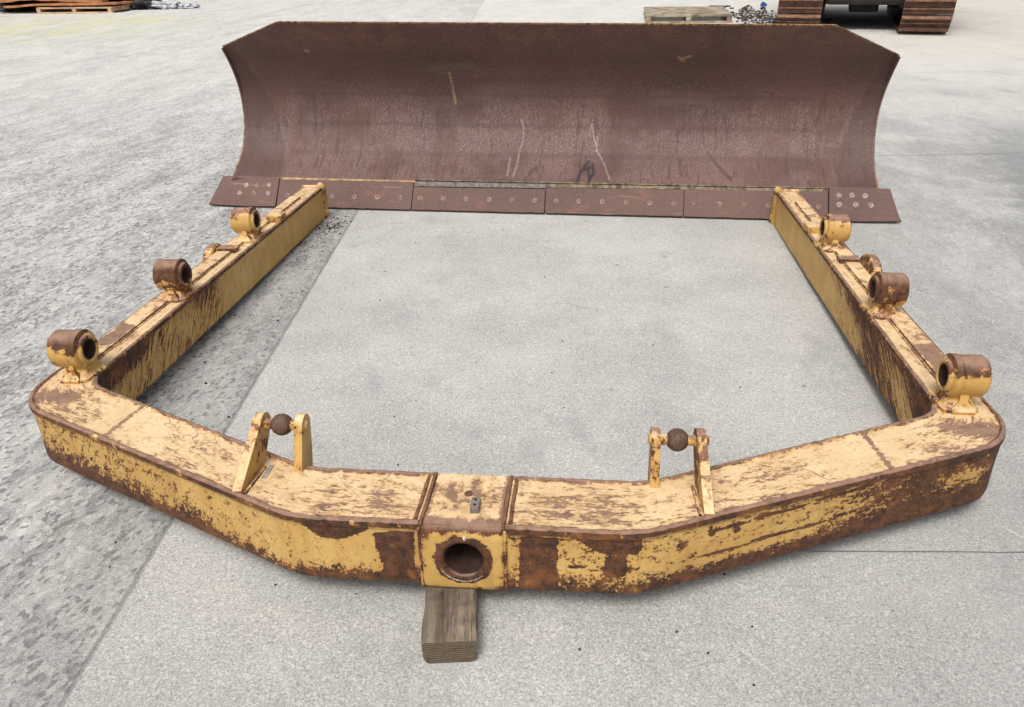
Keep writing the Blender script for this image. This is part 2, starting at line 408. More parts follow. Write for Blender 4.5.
# ------------------------------------------------------------------ camera
f_, p_, r_ = 791.84, .4853, -.0214
cam = bpy.data.cameras.new('camera'); co = bpy.data.objects.new('camera', cam); COL.objects.link(co)
X = Vector((1,0,0)); U = Vector((0, math.sin(p_), math.cos(p_))); F = Vector((0, math.cos(p_), -math.sin(p_)))
c, s = math.cos(r_), math.sin(r_)
Xc = c*X + s*U; Yc = -s*X + c*U
Mx = Matrix((Xc, Yc, -F)).transposed().to_4x4(); Mx.translation = (0, 0, 1.6)
co.matrix_world = Mx
cam.sensor_width = 36; cam.lens = f_/1024*36; cam.clip_end = 600; cam.clip_start = .05
S.camera = co

# ------------------------------------------------------------------ push frame
h = .204; A = .1031; B_ = .4505; T = .2186; BI = .4743; W = 1.5721; CC = .5159
L = 3.2747; WI = W-.1654; WIE = 1.4146; WOE = 1.5335; CI = .6609
tau = math.atan2(.075, L)
FRAME = thing('push_frame', 'large U-shaped yellow bulldozer push frame with flaking paint lying on the concrete', 'push frame', (-.1383, 1.5693, .075), (-tau, 0, -.1081))

def fillet_path(pts, rads, step=.003):
    """polyline with quadratic fillets; returns dense points and arc length at each key point"""
    P = [Vector(p) for p in pts]; out = [P[0]]; keys = [0.0]; acc = 0.0
    def add(q):
        nonlocal acc
        acc += (q-out[-1]).length; out.append(q)
    for i in range(1, len(P)-1):
        a = (P[i-1]-P[i]); b = (P[i+1]-P[i]); Tn = min(rads[i], a.length*.48, b.length*.48)
        p0 = P[i]+a.normalized()*Tn; p1 = P[i]+b.normalized()*Tn
        n = max(2, int((p0-out[-1]).length/.02)); q0 = out[-1].copy()
        for k in range(1, n+1): add(q0.lerp(p0, k/n))
        ang = PI - a.angle(b); rad = Tn/math.tan(ang/2); bis = (a.normalized()+b.normalized()).normalized()
        cen = P[i]+bis*math.hypot(rad, Tn); v0 = p0-cen; v1 = p1-cen
        sgn = 1 if v0.x*v1.y-v0.y*v1.x > 0 else -1
        for k in range(1, 25):
            th = sgn*ang*k/24
            add(cen+Vector((v0.x*math.cos(th)-v0.y*math.sin(th), v0.x*math.sin(th)+v0.y*math.cos(th))))
            if k == 12: keys.append(acc)
    n = 60; q0 = out[-1].copy()
    for k in range(1, n+1): add(q0.lerp(P[-1], k/n))
    keys.append(acc)
    arr = np.array([[q.x, q.y] for q in out]); d = np.r_[0, np.cumsum(np.hypot(*(arr[1:]-arr[:-1]).T))]
    return arr, d, keys
def sample(path, vals):
    arr, d, _ = path
    return np.stack([np.interp(vals, d, arr[:, 0]), np.interp(vals, d, arr[:, 1])], 1)
U0 = .112
OUTP = fillet_path([(U0,0),(B_,0),(W,CC),(WOE,L)], [0,.07,.145,0])
INP = fillet_path([(U0,T),(BI,T),(WI,CI),(WIE,L)], [0,.06,.085,0])
so, si = [], []
for k in range(3):
    la = OUTP[2][k+1]-OUTP[2][k]; lb = INP[2][k+1]-INP[2][k]
    n = int(max(la, lb)/.0085)
    tt = np.arange(n + (1 if k == 2 else 0))/n
    so.append(OUTP[2][k]+la*tt); si.append(INP[2][k]+lb*tt)
so = np.concatenate(so); si = np.concatenate(si)
PO = sample(OUTP, so); PI_ = sample(INP, si)
smid = (so+si)/2

def seg_noise(a, b, sc): return fb(a*sc, b*sc, 3.3)
def rust_value(side, u, v, w, face, t, sm):
    """bare-metal amount 0..1 by place on the beam (side -1 left, +1 right)"""
    au = abs(u)
    if face == 'top':
        r = .36
        r += .03*bump1(v, -1, .7, .1)
        ed = min(t, 1-t)
        r += .42*(1-sstep(.03, .085, ed)) + .10*bump1(t, .75, 1, .2)*(1 if v < .8 else 0)
        if v < .75:                                 # cross member
            r += .12*bump1(au, .13, .42, .05)*bump1(t, .25, .8, .12)
            if side > 0: r += .12*math.exp(-((au-.33)/.11)**2-((v-.10)/.05)**2)
            r += .13*math.exp(-((au-.82)/.13)**2-((t-.40)/.22)**2)
            r -= .10*bump1(au, 1.0, 1.25, .08)
            cx, cy = (1.44, .56) if side < 0 else (1.46, .57)
            r += .48*math.exp(-((au-cx)/.10)**2-((v-cy)/.045)**2)
            r += .16*math.exp(-((au-1.30)/.08)**2-((v-.47)/.05)**2)
            # 45-degree weld line and knocks
            g_ = abs((au-1.145)*.9 - (v-.42)*-.12)
            r += .5*(1-sstep(.004, .011, g_))*bump1(v, .33, .53, .01)
        else:
            r += .25*math.exp(-((v-1.02)/.12)**2-((t-.35)/.16)**2) - .03
            if v > 1.15 and v < 3: r += .04
            if v > 2.7: r += .10
    elif face == 'outer':
        wn = w/h
        nose = au < B_
        r = .37 + .36*(1-sstep(0, .34, wn)) + .20*sstep(.93, .99, wn)
        wob = .016*fb(u*9, w*9, 1.0)
        if nose:
            if side < 0:
                xl = -.236+.028*(1-wn)+wob*.6
                r += 1.0*bump1(u, xl, -.135+wob*.4+.012*(1-wn), .004)*bump1(w, -.1, .170+wob*.6, .004)
                dep = .052*math.sin(PI*min(1, max(0, (u+.43)/.20)))+.006
                r += .9*bump1(u, -.43, -.23, .006)*sstep(h-dep-.004+wob, h-dep+.004+wob, w)
                r += .15*(1-sstep(.12, .5, wn))
            else:
                r += 1.0*bump1(u, .150+wob*.4, .240+wob*.3, .004)*bump1(w, -.1, .176+wob*.8, .004)
                dep = .050*sstep(.27, .36, u)+.010+.5*wob
                r += .9*bump1(u, .235, .50, .006)*sstep(h-dep-.004, h-dep+.004, w)
                r += .9*math.exp(-((u-.392)/.024)**4-((w-.105+wob)/.035)**4)
                r += .10
        else:
            q = (au-B_)/(W-B_)
            if side < 0:
                low = sstep(.04, .85, q)
                r += .06*bump1(q, .05, .25, .1) + .24*low*(1-sstep(.15, .62, wn)) + .12*sstep(.15, .6, q)
                r += .22*math.exp(-((q-.33)/.07)**2)*(1-sstep(.2, .75, wn))
                if v > .75: r += .1
            else:
                # brown takes over towards the right-hand corner
                r += .05+.40*sstep(.42, .80, q+.10*(1-wn)) + .22*(1-sstep(.10, .40, wn)) + .10*sstep(.55, .95, wn)
                r -= .35*math.exp(-((q-.86)/.07)**2-((wn-.62)/.2)**2)
                for q0, w0, rr in ((.10,.135,.013),(.17,.15,.011),(.23,.14,.010),(.29,.165,.010)):
                    r += .6*math.exp(-(((q-q0)*1.23/rr)**4)-(((w-w0)/rr)**4))
                # gouge lines
                ln = .075+.03*q*1.2
                r += .55*(1-sstep(.0022, .005, abs(w-ln-.004*fb(u*6, 0, 7))))*bump1(q, .14, .52, .01)
                ln = .135+.035*math.sin(min(1, q/.6)*PI*.6)
                r += .5*(1-sstep(.002, .0045, abs(w-ln)))*bump1(q, .16, .56, .01)
            if v > 1.0: r = .45
        if nose and side > 0:
            r += .55*(1-sstep(.002, .005, abs(w-.088-.006*fb(u*8, 0, 2))))*bump1(u, .27, .46, .01)
    elif face == 'inner':
        wn = w/h
        r = .30+.35*sstep(.94, .99, wn)
        if v > CI-.05:
            end = 1.95 if side < 0 else 2.0
            prog = (end-v)/(end-.7)
            if prog > 0:
                r = .34+.17*sstep(0, .3, prog)
                if side < 0:
                    r += .42*sstep(.45, .80, wn-.25*(v-.8))*(1-sstep(.85, 1.25, v))*1.0
                    r += .17*bump1(v, 1.45, 1.72, .1)*sstep(.2, .9, wn)
                    r += .3*(1-sstep(.66, .80, v))*sstep(.3, .6, wn)
                else:
                    r += .45*(1-sstep(.72, .98, v-.25*(wn-.5)))
                    r += .22*bump1(v - .35*wn, .95, 1.35, .12)
                    r += .12*sstep(.5, .9, wn)
            r += .35*(1-sstep(0, .04, wn))
    else: r = .7
    return r

def make_beam(side):
    me = bpy.data.meshes.new('box_beam')
    # profile template (in fractions): list of (kind, a, b)
    e = .004
    prof = []   # (anchor, offset outward, w, face)
    top_n = 24
    prof += [('o', e+.001, h-.019, 'outer'), ('o', e+.002, h-.010, 'top'), ('o', e+.001, h+.001, 'top'), ('o', -.001, h+.005, 'top'), ('o', -.006, h+.0055, 'top'), ('o', -.0105, h+.003, 'top'), ('o', -.013, h, 'top')]
    for k in range(1, top_n): prof.append(('m', k/top_n, h, 'top'))
    prof += [('i', -.013, h, 'top'), ('i', -.0105, h+.003, 'top'), ('i', -.006, h+.0055, 'top'), ('i', -.001, h+.005, 'top'), ('i', e+.001, h+.001, 'top'), ('i', e+.002, h-.010, 'top'), ('i', e+.001, h-.019, 'inner'), ('i', 0, h-.024, 'inner')]
    ns = 22
    for k in range(1, ns): prof.append(('i', 0, (h-.024)*(1-k/ns)+.012*(k/ns), 'inner'))
    prof += [('i', -.001, .006, 'inner'), ('i', -.007, .001, 'bottom')]
    for k in range(1, 6): prof.append(('m2', k/6, 0, 'bottom'))
    prof += [('o', -.007, .001, 'bottom'), ('o', -.001, .006, 'outer')]
    for k in range(ns): prof.append(('o', 0, .012*(1-k/ns)+(h-.024)*(k/ns), 'outer'))
    prof.append(('o', 0, h-.024, 'outer'))
    npf = len(prof); nst = len(PO)
    co_ = np.zeros((nst, npf, 3)); ru = np.zeros((nst, npf)); fl = np.zeros((nst, npf, 2))
    for i in range(nst):
        O = PO[i]; I = PI_[i]; d = O-I; wd = math.hypot(*d); d = d/wd
        for j, (an, a, w, face) in enumerate(prof):
            if an == 'o': P = O+d*a; tfrac = 1+a/wd
            elif an == 'i': P = I-d*a; tfrac = -a/wd
            else:
                tf = 1-a if an == 'm' else a
                inset = .013/wd if an == 'm' else .007/wd
                tfrac = inset+(1-2*inset)*tf; P = I+(O-I)*tfrac
            u = P[0]*side; v = P[1]
            ww = w
            if h-.021 < w and an in 'oi':       # uneven weld bead
                k_ = .0026*fb(u*55, v*55, w*40, 3); ww += k_
            elif an == 'm': ww += .0012*fb(u*5, v*5, 0, 2)
            elif an in 'oi' and face != 'bottom':
                k_ = .0022*fb(u*4, v*4, w*6, 2); P = P+d*k_*(1 if an == 'o' else -1); u = P[0]*side; v = P[1]
            co_[i, j] = (u, v, ww)
            ru[i, j] = rust_value(side, u, v, w, face, tfrac, smid[i])
            ss = smid[i]
            if face == 'top': fl[i, j] = (ss*13+10*side, tfrac*wd*42)
            elif face == 'outer':
                if abs(u) < B_: fl[i, j] = (ss*30+5*side, w*30)
                elif side > 0: fl[i, j] = (ss*24, w*38+3)
                else: fl[i, j] = ((ss+.5*w)*36, (w-.2*ss)*22+9)
            elif face == 'inner':
                k = .8 if side < 0 else 1.7
                q = (ss - k*w)
                fl[i, j] = ((q)*(46 if side < 0 else 38)+7*side, (w+ss*.15)*8)
            else: fl[i, j] = (ss*10, tfrac*2)
    verts = co_.reshape(-1, 3)
    idx = np.arange(nst*npf).reshape(nst, npf)
    faces = []
    for i in range(nst-1):
        a = idx[i]; b = idx[i+1]
        for j in range(npf):
            k = (j+1) % npf
            q = (a[j], a[k], b[k], b[j])
            faces.append(q if side > 0 else q[::-1])
    c0 = tuple(idx[0]); c1 = tuple(idx[-1])
    faces.append(c0[::-1] if side > 0 else c0); faces.append(c1 if side > 0 else c1[::-1])
    me.from_pydata([tuple(p) for p in verts], [], [tuple(map(int, q)) for q in faces])
    at = me.attributes.new('rust', 'FLOAT', 'POINT'); at.data.foreach_set('value', ru.reshape(-1).astype(np.float32))
    uv = me.uv_layers.new(name='UVMap')
    li = np.zeros(len(me.loops), dtype=np.int32); me.loops.foreach_get('vertex_index', li)
    uv.data.foreach_set('uv', fl.reshape(-1, 2)[li].reshape(-1).astype(np.float32))
    for p in me.polygons: p.use_smooth = True
    me.set_sharp_from_angle(angle=R(32))
    me.update()
    o = link('box_beam', me, M_BEAM, FRAME)
    bm = bmesh.new(); bm.from_mesh(me); bmesh.ops.recalc_face_normals(bm, faces=bm.faces); bm.to_mesh(me); bm.free()
    me.set_sharp_from_angle(angle=R(32))
    o['label'] = ('beam half with dark corner on the right side of the push frame' if side > 0 else 'left beam half of the push frame with speckled yellow corner')
    return o
make_beam(-1); make_beam(1)

def set_rust(o, fn, scale=1.0):
    """attribute + flow UVs for small parts"""
    me = o.data
    at = me.attributes.new('rust', 'FLOAT', 'POINT')
    at.data.foreach_set('value', [fn(*v.co) for v in me.vertices])

# nose casting: block with a round socket in its front face
def grid_plate(bm, nu, nw, fn, keep=lambda a, b: True):
    vs = {}
    for i in range(nu+1):
        for j in range(nw+1): vs[i, j] = bm.verts.new(fn(i/nu, j/nw))
    for i in range(nu):
        for j in range(nw): bm.faces.new((vs[i,j], vs[i+1,j], vs[i+1,j+1], vs[i,j+1]))
    return vs
bm = bmesh.new()
hc = Vector((.002, 0, .100)); rh = .067
yf = -.010
# front face ring: from circle to rounded rectangle, then over the top and back
nseg = 96
def rect_pt(k, hx, z0, z1, y):
    th = 2*PI*k/nseg; dx, dz = math.cos(th), math.sin(th)
    zc = hc.z
    sx = (hx-hc.x*(1 if dx > 0 else -1))/abs(dx) if abs(dx) > 1e-6 else 1e9
    sz = ((z1-zc) if dz > 0 else (zc-z0))/abs(dz) if abs(dz) > 1e-6 else 1e9
    s_ = min(sx, sz); return (hc.x+dx*s_, y, zc+dz*s_)
def circ(k, r, y): 
    th = 2*PI*k/nseg; rr = r*(1+.018*noise.noise(Vector((math.cos(th)*2, math.sin(th)*2, y*20)))) 
    return (hc.x+rr*math.cos(th), y, hc.z+rr*math.sin(th))
rings = [[rect_pt(k, .108, .0, h-.006, T+.006) for k in range(nseg)],
         [rect_pt(k, .110, -.002, h+.000, .03) for k in range(nseg)],
         [rect_pt(k, .110, -.002, h-.002, .012) for k in range(nseg)],
         [rect_pt(k, .109, .000, h-.008, .001) for k in range(nseg)],
         [rect_pt(k, .106, .004, h-.018, yf+.002) for k in range(nseg)],
         [rect_pt(k, .101, .010, h-.027, yf) for k in range(nseg)]]
inner = [circ(k, rh+.004, yf) for k in range(nseg)]
for q in (.35, .7): rings.append([tuple(Vector(rings[5][k]).lerp(Vector(inner[k]), q)) for k in range(nseg)])
rings.append(inner)
rings.append([circ(k, rh, yf-.003) for k in range(nseg)])
rings.append([circ(k, rh-.008, yf-.003) for k in range(nseg)])
rings.append([circ(k, rh-.016, yf+.006) for k in range(nseg)])
for dy, rr in ((.014,.052),(.03,.0515),(.06,.051),(.10,.050),(.15,.048),(.19,.040),(.20,.015)):
    rings.append([circ(k, rr, yf+dy) for k in range(nseg)])
ring_loft(bm, rings)
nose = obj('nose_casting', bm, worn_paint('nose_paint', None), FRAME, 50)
nose.data.materials.append(M_BORE)
for p in nose.data.polygons:
    cc = p.center
    if cc.y > yf+.007 and math.hypot(cc.x-hc.x, cc.z-hc.z) < .056: p.material_index = 1
def nose_rust(x, y, z):
    r = .34
    d = math.hypot(x-hc.x, z-hc.z)
    if y < .02: r += .62*(1-sstep(.071, .082, d+.006*fb(x*30, z*30))) + .30*sstep(h-.032, h-.012, z) + .15*(1-sstep(.005, .03, z))
    if y > yf+.001 and d < .06: r = 1.2
    if z > h-.02 and y > .0: r = .45+.5*(1-sstep(.010, .05, y))
    r += .2*sstep(.09, .105, abs(x))
    return r
set_rust(nose, nose_rust)
# subdivided top skin of casting for rust detail (a thin wear plate)
bm = bmesh.new()
nu, nv = 40, 44
vsd = grid_plate(bm, nu, nv, lambda a, b: ((a-.5)*.196, .006+b*(T-.004), h+.0015+.001*fb(a*3, b*3)-.006*(1-sstep(0, .10, b))))
bot = bmesh.ops.extrude_face_region(bm, geom=list(bm.faces))
for e_ in bot['geom']:
    if isinstance(e_, bmesh.types.BMVert): e_.co.z -= .005
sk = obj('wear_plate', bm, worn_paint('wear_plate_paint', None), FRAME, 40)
set_rust(sk, lambda x, y, z: .43+.40*(1-sstep(.012, .045, y+.008*fb(x*20, y*20)))+.22*math.exp(-((x-.0)/.06)**2-((y-.13)/.06)**2)+.25*sstep(.085, .097, abs(x)))
# weld beads flanking the casting
for sgn in (-1, 1):
    for off in (.106, .122):
        bm = bmesh.new()
        pts = [(sgn*(off+.0015*fb(q*3, off*9)), -.004+q*(T+.006), h+.001+.0015*fb(q*9, off*5)) for q in np.linspace(0, 1, 26)]
        if off > .11: pts = pts[2:-1]
        tube(bm, pts, [.0055+.0012*fb(i*.9, off*30) for i in range(len(pts))], 8)
        obj('weld_bead', bm, M_WELD, FRAME, 60)
    bm = bmesh.new()
    pts = [(sgn*.111, yf+.006+.001*fb(q*7, 1), .004+q*(h-.012)) for q in np.linspace(0, 1, 20)]
    tube(bm, pts, [.0045+.001*fb(i*.9, 4) for i in range(len(pts))], 8)
    obj('weld_bead', bm, worn_paint('weld_paint%d' % sgn, .62), FRAME, 60)
# chipped white rim under the socket
bm = bmesh.new()
pts = [(hc.x+.066*math.cos(a), yf-.0045, hc.z+.066*math.sin(a)) for a in np.linspace(R(205), R(318), 26)]
tube(bm, pts, [max(.0003, .0016+.0028*fb(i*.7, 2)) for i in range(len(pts))], 6)
obj('rim_scar', bm, M_GREYLEDGE, nose, 60)
bm = bmesh.new()
bmesh.ops.create_icosphere(bm, subdivisions=3, radius=.0055, matrix=Matrix.Translation((.008, yf+.000, hc.z+.073)))
for v in bm.verts: v.co += Vector((1, .6, 1.2))*.003*noise.noise(v.co*90)
obj('grease_blob', bm, M_GREYSCRAP, nose, 60)
# plug and small drilled block on the casting
bm = bmesh.new(); lathe(bm, [(0, .011), (.003, .011), (.004, .009), (.002, .008), (.0015, .001)], 'z', 24, (-.001, .130, h+.0025)); obj('threaded_plug', bm, M_RUST, FRAME, 40)
bm = bmesh.new(); box(bm, (.014, .050, h), (.038, .094, h+.022), .003); blk = obj('drilled_block', bm, M_BLOCKSTEEL, FRAME, 40)
bm = bmesh.new()
bm.free()
for yy in (.061, .083):
    bm = bmesh.new(); lathe(bm, [(0, .0045), (.0006, .0045), (.0007, .002)], 'z', 14, (.026, yy, h+.0218)); obj('bolt_hole', bm, M_DARK, blk)

# raised top strips, pads and blocks on the arms
def arm_u(v, tfrac):        # u at a fraction (0 inner edge, 1 outer edge) across the arm top
    k = (v-CC)/(L-CC); uo = W+(WOE-W)*k; k2 = (v-CI)/(L-CI); ui = WI+(WIE-WI)*k2
    return ui+(uo-ui)*tfrac
for sgn in (-1, 1):
    bm = bmesh.new()
    n = 200; rings = []
    for i in range(n+1):
        v = .80+(3.02-.80)*i/n
        a = sgn*arm_u(v, .42); b = sgn*arm_u(v, .93); zt = h+.011+.0006*fb(v*7, sgn)
        sg = 1 if b > a else -1
        rings.append([(a, v, h-.002), (a, v, h+.008), (a+sg*.003, v, zt), *[(a+(b-a)*q, v, zt) for q in (.2,.4,.6,.8)], (b-sg*.003, v, zt), (b, v, h+.008), (b, v, h-.002)])
    ring_loft(bm, rings)
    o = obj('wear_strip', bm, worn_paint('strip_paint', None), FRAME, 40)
    def srust(x, y, z, sgn=sgn):
        q = (abs(x)-arm_u(y, .42))/(arm_u(y, .93)-arm_u(y, .42))
        r = .44+.12*fb(x*3, y*3)
        r += .55*bump1(y, .93, 1.12, .012)*bump1(q, .12, .9, .05)
        r += .35*(1-sstep(0, .06, q)) + .25*sstep(.94, 1, q)
        return r
    set_rust(o, srust)
    # brown seam weld along the strip's inner edge
    bm = bmesh.new()
    pts = [(sgn*(arm_u(v, .42)-.003), v, h+.001) for v in np.linspace(.8, 3.0, 160)]
    tube(bm, pts, [.0042+.0014*fb(i*.8, 3) for i in range(160)], 6)
    obj('weld_bead', bm, worn_paint('strip_weld_paint', .60), FRAME, 60)
    # square pad
    bm = bmesh.new()
    v0 = 2.03; u0 = sgn*arm_u(v0, .60)
    box(bm, (u0-.048, v0-.03, h+.008), (u0+.048, v0+.03, h+.024), .003)
    obj('stop_pad', bm, M_PARTRUST, FRAME, 40)
    # scalloped disc plate standing on the outside of the arm
    bm = bmesh.new()
    RS = .132 if sgn > 0 else .100
    lathe(bm, [(-.026, .02), (-.026, RS-.010), (-.018, RS), (.014, RS), (.022, RS-.008), (.022, .02)], 'x', 64, (0, 0, 0))
    for v in bm.verts:
        th = math.atan2(v.co.z, v.co.y)
        if v.co.yz.length > RS-.012: v.co.y *= 1+.022*math.cos(22*th); v.co.z *= 1+.022*math.cos(22*th)
    bmesh.ops.transform(bm, verts=bm.verts, matrix=Matrix.Translation((sgn*(arm_u(2.0, 1)+(.010 if sgn > 0 else .016)), 1.92 if sgn > 0 else 2.02, h-.062)))
    obj('scalloped_disc', bm, M_PARTRUST, FRAME, 40)
    # block beside the rear bracket
    bm = bmesh.new()
    v0 = 2.50 if sgn > 0 else 2.56; u0 = sgn*arm_u(v0, .25)
    box(bm, (u0-.04, v0-.05, h-.002), (u0+.04, v0+.05, h+.036), .006)
    obj('stop_block', bm, M_PART, FRAME, 40)
    # trunnion end: thick end plate with lump on top
    bm = bmesh.new()
    ui, uo = WIE, WOE
    ptl = [(0, .0), (.0, h+.004), (.022, h+.010), (.05, h-.012), (.060, h*.55), (.05, .05), (.03, -.004)]
    prism(bm, [(L-.012+a, b) for a, b in ptl], ui-.010, uo+.010, lambda a, b, t_: (sgn*t_, a, b))
    bevel_all(bm, .008, 3)
    obj('trunnion_end', bm, M_PART, FRAME, 50)
    bm = bmesh.new()
    bmesh.ops.create_icosphere(bm, subdivisions=3, radius=.026, matrix=Matrix.Translation((sgn*(ui+.008), L-.004, h+.004)))
    for v in bm.verts: v.co += v.normal*.004*noise.noise(v.co*50)
    obj('weld_lump', bm, M_PART, FRAME, 60)
    bm = bmesh.new()
    bmesh.ops.create_icosphere(bm, subdivisions=3, radius=.020, matrix=Matrix.Translation((sgn*(ui-.004), L+.018, .035)))
    for v in bm.verts: v.co += v.normal*.004*noise.noise(v.co*50)
    obj('weld_lump', bm, M_PART, FRAME, 60)

# trunnion brackets: pedestal, sleeve, bore
def make_bracket(sgn, v0, rust):
    ref = {-1: .0, 1: .0}
    root_u = sgn*1.462
    zc = .302
    bm = bmesh.new()
    def rr(cx, cy, hx, hy, z, n=8, rad=.35):
        out = []
        for (sx_, sy_, a0) in ((1,1,0),(-1,1,90),(-1,-1,180),(1,-1,270)):
            rd = min(hx, hy)*rad
            for k in range(n+1):
                a = R(a0+90*k/n); out.append((cx+sx_*(hx-rd)+rd*math.cos(a), cy+sy_*(hy-rd)+rd*math.sin(a), z))
        return out
    lv = [(h-.004, .056, .070, 0), (h+.011, .055, .069, 0), (h+.015, .049, .060, 0), (h+.024, .043, .050, .002), (h+.036, .040, .044, .003), (h+.046, .044, .047, .003), (h+.057, .048, .050, .001)]
    ring_loft(bm, [rr(root_u+sgn*.0, v0+dy, hx, hy, z) for z, hx, hy, dy in lv])
    # front rib running down to the foot lip
    pr = [(-.078, h-.002), (-.080, h+.010), (-.070, h+.016), (-.052, h+.034), (-.050, h+.058), (-.046, h+.066), (0, h+.046), (0, h-.002)]
    def to3(a, b, t_): return (root_u+sgn*.008+t_, v0+a, b)
    rib_w = lambda b: .022
    old = set(bm.verts)
    prism(bm, pr, -.013, .013, to3)
    for v in [v for v in bm.verts if v not in old]:      # the rib flares towards the foot lip
        if v.co.z < h+.03 and v.co.y < v0-.06: v.co.x = root_u+sgn*.004+(v.co.x-root_u-sgn*.008)*2.6
    ped = obj('pedestal', bm, rust, BR, 45)
    # sleeve: hollow cylinder along u with raised ring on the inner side
    bm = bmesh.new()
    i0 = sgn*1.412; o0 = sgn*1.532; d = sgn
    ro, rr_, rb = .0655, .053, .037
    prof = [(i0+d*.010, ro-.012), (i0+d*.011, rr_+.002), (i0+d*.004, rr_), (i0, rr_-.004), (i0, rb+.004), (i0+d*.004, rb), (o0-d*.004, rb), (o0, rb+.005), (o0, ro-.008), (o0-d*.008, ro), (i0+d*.040, ro), (i0+d*.036, ro+.003), (i0+d*.018, ro+.003), (i0+d*.012, ro-.004)]
    lathe(bm, [(a-0, r) for a, r in prof], 'x', 56, (0, v0, zc), closed=True)
    sl = obj('sleeve', bm, sleeve_mat, BR, 35)
    bm = bmesh.new()
    lathe(bm, [(i0+d*.003, rb-.0003), (o0-d*.003, rb-.0003), (o0-d*.003, rb-.0045), (i0+d*.003, rb-.0045)], 'x', 40, (0, v0, zc), closed=True)
    obj('bushing', bm, M_BORE, BR, 40)
    # messy welds at the foot
    bm = bmesh.new()
    pts = []
    for k in range(33):
        a = 2*PI*k/32; pts.append((root_u+.054*math.copysign(abs(math.cos(a))**.4, math.cos(a)), v0+.068*math.copysign(abs(math.sin(a))**.4, math.sin(a)), h+.003+.002*fb(a*3, v0)))
    tube(bm, pts, [.005+.002*fb(k*.9, v0) for k in range(33)], 6)
    for k in range(5):
        bmesh.ops.create_icosphere(bm, subdivisions=2, radius=.008+.004*random.random(), matrix=Matrix.Translation((root_u-sgn*(.050+.012*random.random()), v0-.03+.03*random.random()+.01*k, h+.006+.006*random.random())))
    for v in bm.verts: v.co += Vector((noise.noise(v.co*80), noise.noise(v.co*80+Vector((5,5,5))), noise.noise(v.co*70+Vector((9,1,4)))))*.0035
    obj('foot_weld', bm, M_PARTRUST, BR, 60)
def sleeve_paint(name, top):
    """paint with rust cap on top of the sleeve"""
    return worn_paint(name, None)
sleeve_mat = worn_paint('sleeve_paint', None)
labels = {(-1,0): 'front left pivot bracket, nearest the speckled corner', (-1,1): 'middle left pivot bracket with mostly brown sleeve', (-1,2): 'rear left pivot bracket nearest the blade',
          (1,0): 'front right pivot bracket beside the dark corner', (1,1): 'middle right pivot bracket with brown sleeve', (1,2): 'rear right pivot bracket nearest the blade'}
for sgn in (-1, 1):
    for k, v0 in enumerate((.728, 1.448, 2.235)):
        BR = bpy.data.objects.new('pivot_bracket', None); COL.objects.link(BR); BR.parent = FRAME
        BR['label'] = labels[sgn, k]
        make_bracket(sgn, v0, M_PART)
        cap = (.315, .29, .345)[k] if sgn < 0 else (.335, .295, .352)[k]
        for o in BR.children:
            if o.name.startswith('sleeve'):
                set_rust(o, lambda x, y, z, cap=cap, k=k: .38+.42*sstep(cap-.020, cap+.020, z+.05*fb(x*16+3*k, y*16, z*16))+(.15 if k == 1 else 0))

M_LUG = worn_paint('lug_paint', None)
# lug brackets with ball pins
for sgn in (-1, 1):
    LB = bpy.data.objects.new('lug_bracket', None); COL.objects.link(LB); LB.parent = FRAME
    LB['label'] = 'left pair of upright lugs holding a brown ball' if sgn < 0 else 'right pair of upright lugs holding a brown ball'
    pv, pz = (.274, .312)
    def lug(outline, u0, th, lean=0.0):
        bm = bmesh.new()
        prism(bm, outline, -th/2, th/2, lambda a, b, t_: (u0+t_+lean*(a-.1), a, b))
        bevel_all(bm, .003, 2)
        o = obj('lug', bm, M_LUG, LB, 45)
        bias = .16 if (u0 > .4 and u0 < .55) else (.07 if u0 > 0 else 0)
        set_rust(o, lambda x, y, z: .47+bias+.24*(1-sstep(th/2-.004, th/2-.0005, abs(x-u0-lean*(y-.1)))))
        return o
    def eye(r, a0, a1, n=14): return [(pv+r*math.cos(R(a0+(a1-a0)*k/n)), pz+r*math.sin(R(a0+(a1-a0)*k/n))) for k in range(n+1)]
    big = [(.088, h-.003), (.084, h+.010)] + eye(.034, 150, -25) + [(.245, h+.02), (.212, h-.003)]
    small = [(.196, h-.003), (.200, h+.012)] + eye(.034, 172, -8) + [(.292, h+.02), (.274, h-.04), (.2195, h-.07), (.2195, h-.003)]
    o1 = lug(big, sgn*.626, .025, .06*sgn*-1)
    o2 = lug(small, sgn*.496, .024)
    bm = bmesh.new(); lathe(bm, [(-.082, .004), (-.082, .012), (-.078, .017), (-.045, .017), (-.032, .014), (.032, .014), (.045, .017), (.074, .017), (.080, .012), (.080, .004)], 'x', 28, (sgn*.559, pv, pz))
    obj('pin', bm, M_PART, LB, 40)
    bm = bmesh.new()
    prof = [(.0315*math.sin(R(a)), .0315*math.cos(R(a))*(1+.02*math.sin(a*.3))) for a in range(-60, 61, 6)]
    lathe(bm, prof, 'x', 36, (sgn*.555, pv, pz)); obj('ball', bm, M_BALL, LB, 60)
    # weld at the foot of the big lug
    bm = bmesh.new()
    for side2 in (-1, 1):
        pts = [(sgn*.622-.06*sgn*(v-.1)+side2*.017, v, h+.002+.001*fb(v*30, side2)) for v in np.linspace(.086, .212, 16)]
        tube(bm, pts, [.0055+.0015*fb(i*.8, side2*3) for i in range(16)], 6)
        obj('weld_bead', bm, M_PARTRUST, LB, 60); bm = bmesh.new()
    bm.free()
    if sgn < 0:
        bm = bmesh.new(); box(bm, (-.590, .16, h-.001), (-.575, .225, h+.0025), .001); obj('bare_steel_shim', bm, M_GREYLEDGE, LB)

